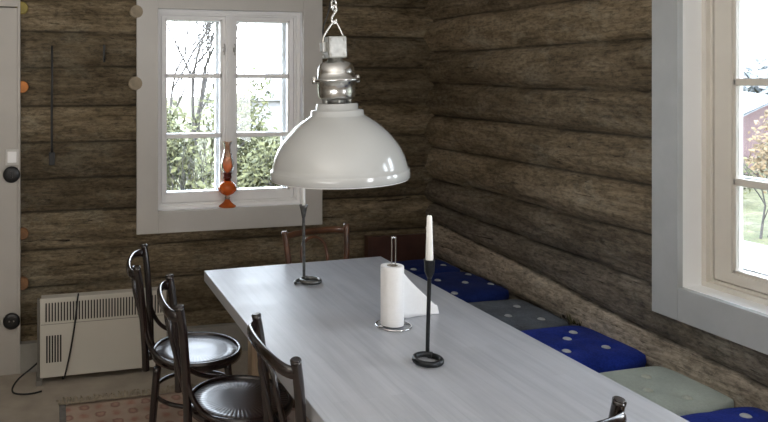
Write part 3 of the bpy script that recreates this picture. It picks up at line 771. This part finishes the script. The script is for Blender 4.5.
def flap(bm):
    # loose sheet leaving the roll at its right side; its upper edge slopes down to a rounded corner on the table
    A = V(.030, .030, 0); T = V(.232, .088, 0); n = 24; cols = []
    for i in range(n+1):
        f = i/n; p = A.lerp(T, f); p += V(-.088, .232, 0).normalized()*(.012*math.sin(f*PI*1.3))
        top = .213*(1-f)**1.0 + .022*f**.5 if f < 1 else .004
        top = .213*(1-f*.93)
        if f > .93: top = .213*(1-.93*.93)*math.sqrt(max(0, 1-((f-.93)/.07)**2))+.002
        bot = -.006 if f > .25 else 0
        cols.append([bm.verts.new((p.x, p.y, bot+(top-bot)*k/8)) for k in range(9)])
    for a, b in zip(cols, cols[1:]):
        for k in range(8): bm.faces.new((a[k], b[k], b[k+1], a[k+1])).smooth = True
o = part('loose_sheet', flap, 'paper', t)
md = o.modifiers.new('s', 'SOLIDIFY'); md.thickness = .0012

# ------------------------------------------------------------------ oil lamp on the sill
OX, OY, OZ = 1.040, 4.362, WZ0
t = thing('oil_lamp', 'orange glass oil lamp with tall chimney standing on the window sill', 'oil lamp', (OX, OY, OZ))
part('foot', lambda bm: lathe(bm, [(.052, 0), (.053, .006), (.042, .014), (.026, .026), (.016, .040), (.013, .048)], 28), 'orange', t)
part('neck', lambda bm: lathe(bm, [(.013, .046), (.017, .056), (.013, .066), (.018, .074)], 20), 'clear', t)
part('font', lambda bm: lathe(bm, [(.018, .072), (.040, .084), (.056, .104), (.058, .118), (.050, .138), (.032, .154), (.020, .162)], 28), 'orange', t)
def burner(bm): lathe(bm, [(.020, .160), (.021, .172), (.027, .176), (.027, .190), (.024, .198), (.030, .206), (.028, .214), (.018, .220)], 24)
bo = part('burner', burner, 'burner', t)
part('wick_knob', lambda bm: (tube(bm, [(0, -.02, .184), (0, -.045, .184)], .002, 6), lathe(bm, [(.008, 0), (.008, .004)], 12, (0, -.045, .182))), 'burner', bo)
part('chimney', lambda bm: lathe(bm, [(.026, .212), (.034, .225), (.041, .250), (.040, .275), (.030, .310), (.022, .345), (.019, .368), (.023, .385), (.031, .402)], 28, cap0=False, cap1=False), 'chimney', t)

# ------------------------------------------------------------------ pendant lamp
LX, LY, LZ = 1.063, 2.60, 1.269
t = thing('pendant_lamp', 'large white enamel dome lamp with steel collar hanging over the table', 'lamp', (LX, LY, LZ))
t.rotation_euler = (0, math.radians(-2.0), 0)
S = 1/260.
dome = [(69.0, 2.6), (69.6, 3.4), (69.3, 10.5), (68.9, 11.5), (67.6, 12.2), (66.8, 16), (64.6, 24), (61.0, 32), (56.5, 39), (50, 47), (43.5, 53.3), (37.5, 58), (31.5, 62), (28, 64.2), (26.5, 65.2), (26.3, 69.5), (25.5, 70.5), (21.2, 71), (21, 76), (20, 77)]
inner = [(r-1.2, z-1.0) for r, z in dome[:-3]][::-1]
part('dome_shade', lambda bm: lathe(bm, [(r*S, z*S) for r, z in dome], 72, cap0=False, cap1=True), 'enamel', t)
part('inner_reflector', lambda bm: lathe(bm, [(r*S, z*S) for r, z in inner], 64, cap0=True, cap1=False), 'white', t)
def posts(bm):
    for k in range(6):
        a = 2*PI*k/6+.3; tube(bm, [(13.5*S*math.cos(a), 13.5*S*math.sin(a), 76*S), (13.5*S*math.cos(a), 13.5*S*math.sin(a), 82*S)], .006, 8)
    lathe(bm, [(9*S, 76*S), (9*S, 84*S)], 16)
part('spacer', posts, 'castmetal', t)
part('steel_housing', lambda bm: lathe(bm, [(13*S, 80*S), (16.5*S, 81.2*S), (18.2*S, 84*S), (18.8*S, 89*S), (19*S, 98.3*S), (23.5*S, 98.8*S), (24*S, 100.2*S), (23.5*S, 101.6*S), (18.8*S, 102*S), (18.6*S, 108*S), (17.8*S, 112.5*S), (15.5*S, 116.5*S), (12*S, 118.5*S), (8*S, 119.5*S), (8*S, 123*S)], 48), 'steel', t)
for k in range(2):
    a = PI*k
    part('clamp_screw', lambda bm: lathe(bm, [(.008, -.014), (.010, -.012), (.010, .012), (.006, .016)], 10, (23*S*math.cos(a), 23*S*math.sin(a), 100.5*S)), 'steel', t)
def jb(bm):
    box(bm, -10.5*S, 8.5*S, -10*S, 10*S, 122*S, 143.5*S, .006)
    for zz in (125, 140):
        for xx in (-7.5, 6): tube(bm, [(xx*S, -10*S, zz*S), (xx*S, -11.5*S, zz*S)], .005, 8)
    box(bm, -15*S, -10*S, -4*S, 4*S, 128*S, 138*S, .004)
    tube(bm, [(-13*S, 0, 126*S), (-13*S, 0, 122*S)], .006, 8)
part('junction_box', jb, 'castmetal', t)
def bail(bm): tube(bm, catmull([(-13*S, 0, 137*S), (-11*S, 0, 145*S), (-3*S, 0, 156*S), (0, 0, 159*S), (3*S, 0, 156*S), (8*S, 0, 146*S), (8.5*S, 0, 140*S)], 4), .0045, 8)
part('bail', bail, 'steel', t)
def link(bm, z, rot, hgt=.044, w=.0125):
    P = []
    for k in range(20):
        a = 2*PI*k/20; x = w*math.cos(a); zz = hgt/2*math.sin(a)
        P.append((x*math.cos(rot), x*math.sin(rot), z+zz))
    tube(bm, P, .0042, 8, closed=True)
def hook(bm): tube(bm, catmull([(.008, 0, 161*S), (.004, 0, 157*S), (-.008, 0, 157.5*S), (-.010, 0, 162*S), (0, 0, 166*S), (.010, 0, 170*S), (.007, 0, 174*S), (-.003, 0, 174*S), (-.006, 0, 171*S)], 4), .0052, 8)
part('hook', hook, 'steel', t)
k = 0; z = 179*S
def chainm(bm):
    z = 172*S; k = 0
    while LZ+z < ZC-.02:
        link(bm, z+.012, (k % 2)*PI/2+.4); z += .034; k += 1
ch = part('chain', chainm, 'steel', t)
part('power_cord', lambda bm: tube(bm, catmull([(-.03, .012, 140*S), (-.045, .01, 150*S), (-.016, .008, 172*S), (.006, .006, 205*S), (-.006, .006, 250*S), (.004, .006, (ZC-LZ))], 6), .003, 6), 'cable', t)
part('ceiling_cup', lambda bm: lathe(bm, [(.045, ZC-LZ-.03), (.05, ZC-LZ-.004)], 24), 'castmetal', t)

# ------------------------------------------------------------------ outdoors
GZ = -.35
def gr(bm):
    box(bm, -40, 60, 4.56, 90, GZ-.1, GZ); box(bm, 2.63, 60, -30, 4.56, GZ-.1, GZ)
g = part('ground_outside', gr, 'ground'); g['kind'] = 'structure'
o = part('stone_terrace', lambda bm: box(bm, 2.8, 8.2, 1.0, 10.2, GZ, GZ+.04, .01), 'terrace'); o['kind'] = 'structure'

def leafball(bm, c, rx, ry, rz, n, size, rr, lump=5):
    cl = [(rr.gauss(0, .42), rr.gauss(0, .42), rr.gauss(0, .42)) for _ in range(lump)]
    for i in range(n):
        k = cl[rr.randrange(lump)]
        d = V(rr.gauss(0, 1), rr.gauss(0, 1), rr.gauss(0, 1)).normalized()*(rr.random()**.4)*.62
        p = V(k[0]+d.x, k[1]+d.y, k[2]+d.z)
        p = V(c[0]+p.x*rx, c[1]+p.y*ry, max(GZ+.03, c[2]+p.z*rz))
        a = V(rr.gauss(0, 1), rr.gauss(0, 1), rr.gauss(0, 1)).normalized(); b = a.orthogonal().normalized()
        s = size*rr.uniform(.5, 1.4)
        vs = [bm.verts.new(p+a*s), bm.verts.new(p+b*s*.45), bm.verts.new(p-a*s), bm.verts.new(p-b*s*.45)]
        bm.faces.new(vs)
def branchy(bm, p, d, L, r, depth, rr, spread=.5):
    q = p+d*L; mid = p+d*L*.5+V(rr.gauss(0, .03), rr.gauss(0, .03), 0)*L
    tube(bm, [p, mid, q], [r, r*.85, r*.65], 5 if depth > 2 else 4, cap=False)
    if depth == 0: return
    for k in range(3 if depth > 1 else 2):
        nd_ = (d+V(rr.gauss(0, spread), rr.gauss(0, spread), rr.gauss(.1, spread*.6))).normalized()
        branchy(bm, q if k < 2 else mid, nd_, L*rr.uniform(.62, .85), r*.6, depth-1, rr, spread)
def bush(name, label, cat, x, y, rx, ry, top, n, mat, seed, size=.05, group=None, stems=5):
    rr = random.Random(seed); t = thing(name, label, cat, (x, y, GZ), group=group)
    h = top-GZ
    part('foliage', lambda bm: leafball(bm, (0, 0, h*.52+GZ*0), rx, ry, h*.44, n, size, rr, 9), mat, t) if False else None
    bm = B(); leafball(bm, (x, y, GZ+h*.50), rx, ry, h*.40, n, size, rr, 9)
    bmesh.ops.translate(bm, verts=bm.verts, vec=(-x, -y, -GZ)); obj('foliage', bm, M[mat], t)
    bm = B()
    for k in range(stems):
        branchy(bm, V(rr.gauss(0, rx*.25), rr.gauss(0, ry*.25), 0), V(rr.gauss(0, .3), rr.gauss(0, .3), 1).normalized(), h*.26, .016, 3, rr, .35)
    obj('stems', bm, M['bark'], t)
    return t
bl = [(1.14, 7.5, .50, 1.62, 'olive bush outside the left window pane, leftmost'), (2.14, 9.3, .62, 1.80, 'tall olive bush outside the left window, right half of its left sash'),
      (2.42, 7.6, .40, 1.42, 'lower olive bush seen through the right sash of the left window'), (3.75, 9.9, .50, 1.55, 'olive bush at the right edge of the left window view'),
      (.35, 8.8, .6, 1.5, 'olive bush beyond the left edge of the left window'), (4.0, 9.2, .6, 1.5, 'olive bush hidden to the right of the left window view')]
for i, (x, y, r, top, lb) in enumerate(bl[:4]):
    bush('garden_bush', lb, 'bush', x, y, r, .5, top, 3600, 'leaf', 30+i, .042, 'olive bushes behind the left window')
def tree(label, x, y, h, seed, depth=6):
    rr = random.Random(seed); bm = B()
    branchy(bm, V(0, 0, 0), V(.03, 0, 1).normalized(), h*.27, .05, depth, rr, .34)
    tag(obj('bare_tree', bm, M['bark'], None, (x, y, GZ)), label, 'tree')
tree('bare branched tree outside the upper left window pane, the right one', 2.05, 11.0, 4.5, 12)
tree('bare branched tree at the left edge of the left window view', 2.9, 18.5, 6.6, 5)
rr = random.Random(9); bm = B()
for k in range(46):
    branchy(bm, V(rr.uniform(-1.2, 1.1), rr.uniform(-.3, .3), 0), V(rr.gauss(0, .4), rr.gauss(0, .2), 1).normalized(), .30, .006, 3, rr, .55)
tag(obj('bramble_thicket', bm, M['terrace'], None, (1.72, 6.05, GZ)), 'pale tangled bare twigs in front of the olive bushes', 'twigs', kind='stuff')
# pale hazy building with a chimney behind the bushes
t = thing('pale_house', 'hazy pale house with a chimney far behind the left window', 'house', (8.6, 27, GZ))
part('walls', lambda bm: box(bm, -2.6, .5, -2, 2, 0, 1.3), 'palehouse', t)
part('roof', lambda bm: box(bm, -2.8, .7, -2.2, 2.2, 1.3, 1.42), 'palehouse', t)
part('chimney', lambda bm: (box(bm, -.55, .25, -.3, .3, 1.4, 2.5), box(bm, -.35, .05, -.2, .2, 2.5, 2.9), box(bm, -.18, -.10, -.05, .05, 2.9, 3.5)), 'palehouse', t)
# red house outside the right window
t = thing('red_barn', 'dark red barn with a grey roof seen through the right window', 'barn', (12.8, 11.0, GZ))
def barnw(bm):
    lo = [(-1.2, -.92), (12, 9.2), (9.6, 12.4), (-3.6, 2.28)]
    a = [bm.verts.new((x, y, 0)) for x, y in lo]; b = [bm.verts.new((x, y, 1.40)) for x, y in lo]
    for k in range(4): bm.faces.new((a[k], a[(k+1) % 4], b[(k+1) % 4], b[k]))
    bm.faces.new(b)
part('walls', barnw, 'redhouse', t)
def barnr(bm):
    e = [V(-1.5, -1.3, 1.38), V(12.3, 9.0, 1.38), V(9.4, 12.8, 1.38), V(-4.2, 2.4, 1.38)]
    m0 = (e[0]+e[3])/2+V(0, 0, .42); m1 = (e[1]+e[2])/2+V(0, 0, .42)
    for dz in (0, .05):
        v = [bm.verts.new(p+V(0, 0, dz)) for p in e]; a = bm.verts.new(m0+V(0, 0, dz)); b = bm.verts.new(m1+V(0, 0, dz))
        bm.faces.new((v[0], v[1], b, a)); bm.faces.new((v[2], v[3], a, b))
        if dz == 0: bm.faces.new((v[0], a, v[3])); bm.faces.new((v[1], v[2], b))
part('roof', barnr, 'roof', t)
bush('autumn_shrub', 'leafy brownish green shrub outside the right window before the barn', 'bush', 8.85, 7.1, .42, .42, 1.30, 2600, 'leaf_red', 77, .045)
bush('autumn_shrub', 'low green shrub at the foot of the barn in the right window', 'bush', 10.4, 9.2, .6, .5, .5, 1200, 'leaf', 78, .05)
# distant forest belt
t = part('distant_forest', lambda bm: [leafball(bm, (x, y, GZ+.9), 6, 3, 2.1, 3200, .4, random.Random(int(x+y)), 8) for x, y in ((46, 34), (50, 40), (42, 44), (54, 30), (36, 48))], 'farwood')
tag(t, 'hazy grey forest line on the horizon in the right window', 'forest', kind='stuff')
rr = random.Random(19); bm = B()
for k in range(26):
    branchy(bm, V(rr.uniform(-.35, .5), rr.uniform(-.4, .3), 0), V(rr.gauss(0, .4), rr.gauss(0, .4), 1).normalized(), .16, .0045, 2, rr, .6)
tag(obj('dry_stalks', bm, M['bark'], None, (6.0, 4.75, GZ+.04)), 'thin dry plant stalks on the pale ground low in the right window', 'plant', kind='stuff')

# ------------------------------------------------------------------ light
w = bpy.data.worlds.new('sky'); bpy.context.scene.world = w; w.use_nodes = True
nt = w.node_tree; nt.nodes.clear()
wo = nd(nt, 'ShaderNodeOutputWorld'); bg = nd(nt, 'ShaderNodeBackground'); tc = nd(nt, 'ShaderNodeTexCoord'); sx = nd(nt, 'ShaderNodeSeparateXYZ')
nt.links.new(tc.outputs['Generated'], sx.inputs[0])
r = ramp(nt, [(.0, (.55, .53, .50)), (.5, (.92, .95, 1.0)), (.62, (.84, .91, 1.0)), (1.0, (.62, .78, 1.0))])
mr = nd(nt, 'ShaderNodeMapRange'); mr.inputs[1].default_value = -1; nt.links.new(sx.outputs[2], mr.inputs[0])
nt.links.new(mr.outputs[0], r.inputs['Fac']); nt.links.new(r.outputs['Color'], bg.inputs['Color']); bg.inputs['Strength'].default_value = 8.0
nt.links.new(bg.outputs[0], wo.inputs['Surface'])
def light(name, typ, loc, rot, energy, color=(1, 1, 1), **kw):
    l = bpy.data.lights.new(name, typ); l.energy = energy; l.color = color
    for k_, v in kw.items(): setattr(l, k_, v)
    o = bpy.data.objects.new(name, l); o.location = loc; o.rotation_euler = rot; LK(o); return o
light('sun', 'SUN', (0, 0, 10), Vector((.50, .62, -.75)).to_track_quat('-Z', 'Y').to_euler(), 5.0, (1, .97, .92), angle=.01)
po = light('portal_back', 'AREA', ((WX0+WX1)/2, 4.56, (WZ0+WZ1)/2), (-PI/2, 0, 0), 1, shape='RECTANGLE', size=.93, size_y=1.23); po.data.cycles.is_portal = True
po = light('portal_right', 'AREA', (2.63, (RY0+RY1)/2, (RZ0+RZ1)/2), (0, PI/2, 0), 1, shape='RECTANGLE', size=1.23, size_y=.93); po.data.cycles.is_portal = True
# unseen fill lights, added to brighten the room from outside the camera view
light('fill_uplight', 'AREA', (-.8, .3, 1.0), (PI, 0, 0), 70, (1.0, .98, .955), shape='RECTANGLE', size=1.6, size_y=1.6)  # added fill with no fixture, bounced off the ceiling
light('fill_right', 'AREA', (RX-.12, -.15, 1.5), (0, PI/2, 0), 34, (.93, .96, 1.0), shape='RECTANGLE', size=1.2, size_y=.9)  # added side fill, no window here; leaves the far corner dimmer

# ------------------------------------------------------------------ camera
cd = bpy.data.cameras.new('camera'); co = bpy.data.objects.new('camera', cd); LK(co)
FPX = 725.0
cd.sensor_fit = 'HORIZONTAL'; cd.sensor_width = 36; cd.lens = 36*FPX/768
cd.shift_x = (384-251)/768; cd.shift_y = -(211-81)/768
cd.clip_start = .05; cd.clip_end = 300
co.location = (0, 0, 1.65); co.rotation_euler = (PI/2, 0, -math.radians(15.275))
sc = bpy.context.scene; sc.camera = co
sc.view_settings.view_transform = 'Standard'; sc.view_settings.look = 'None'; sc.view_settings.exposure = 0.6
sc.cycles.max_bounces = 10; sc.cycles.diffuse_bounces = 6; sc.cycles.transparent_max_bounces = 24
sc.cycles.caustics_reflective = False; sc.cycles.caustics_refractive = False
sc.cycles.use_denoising = True
sc.cycles.sample_clamp_indirect = 6
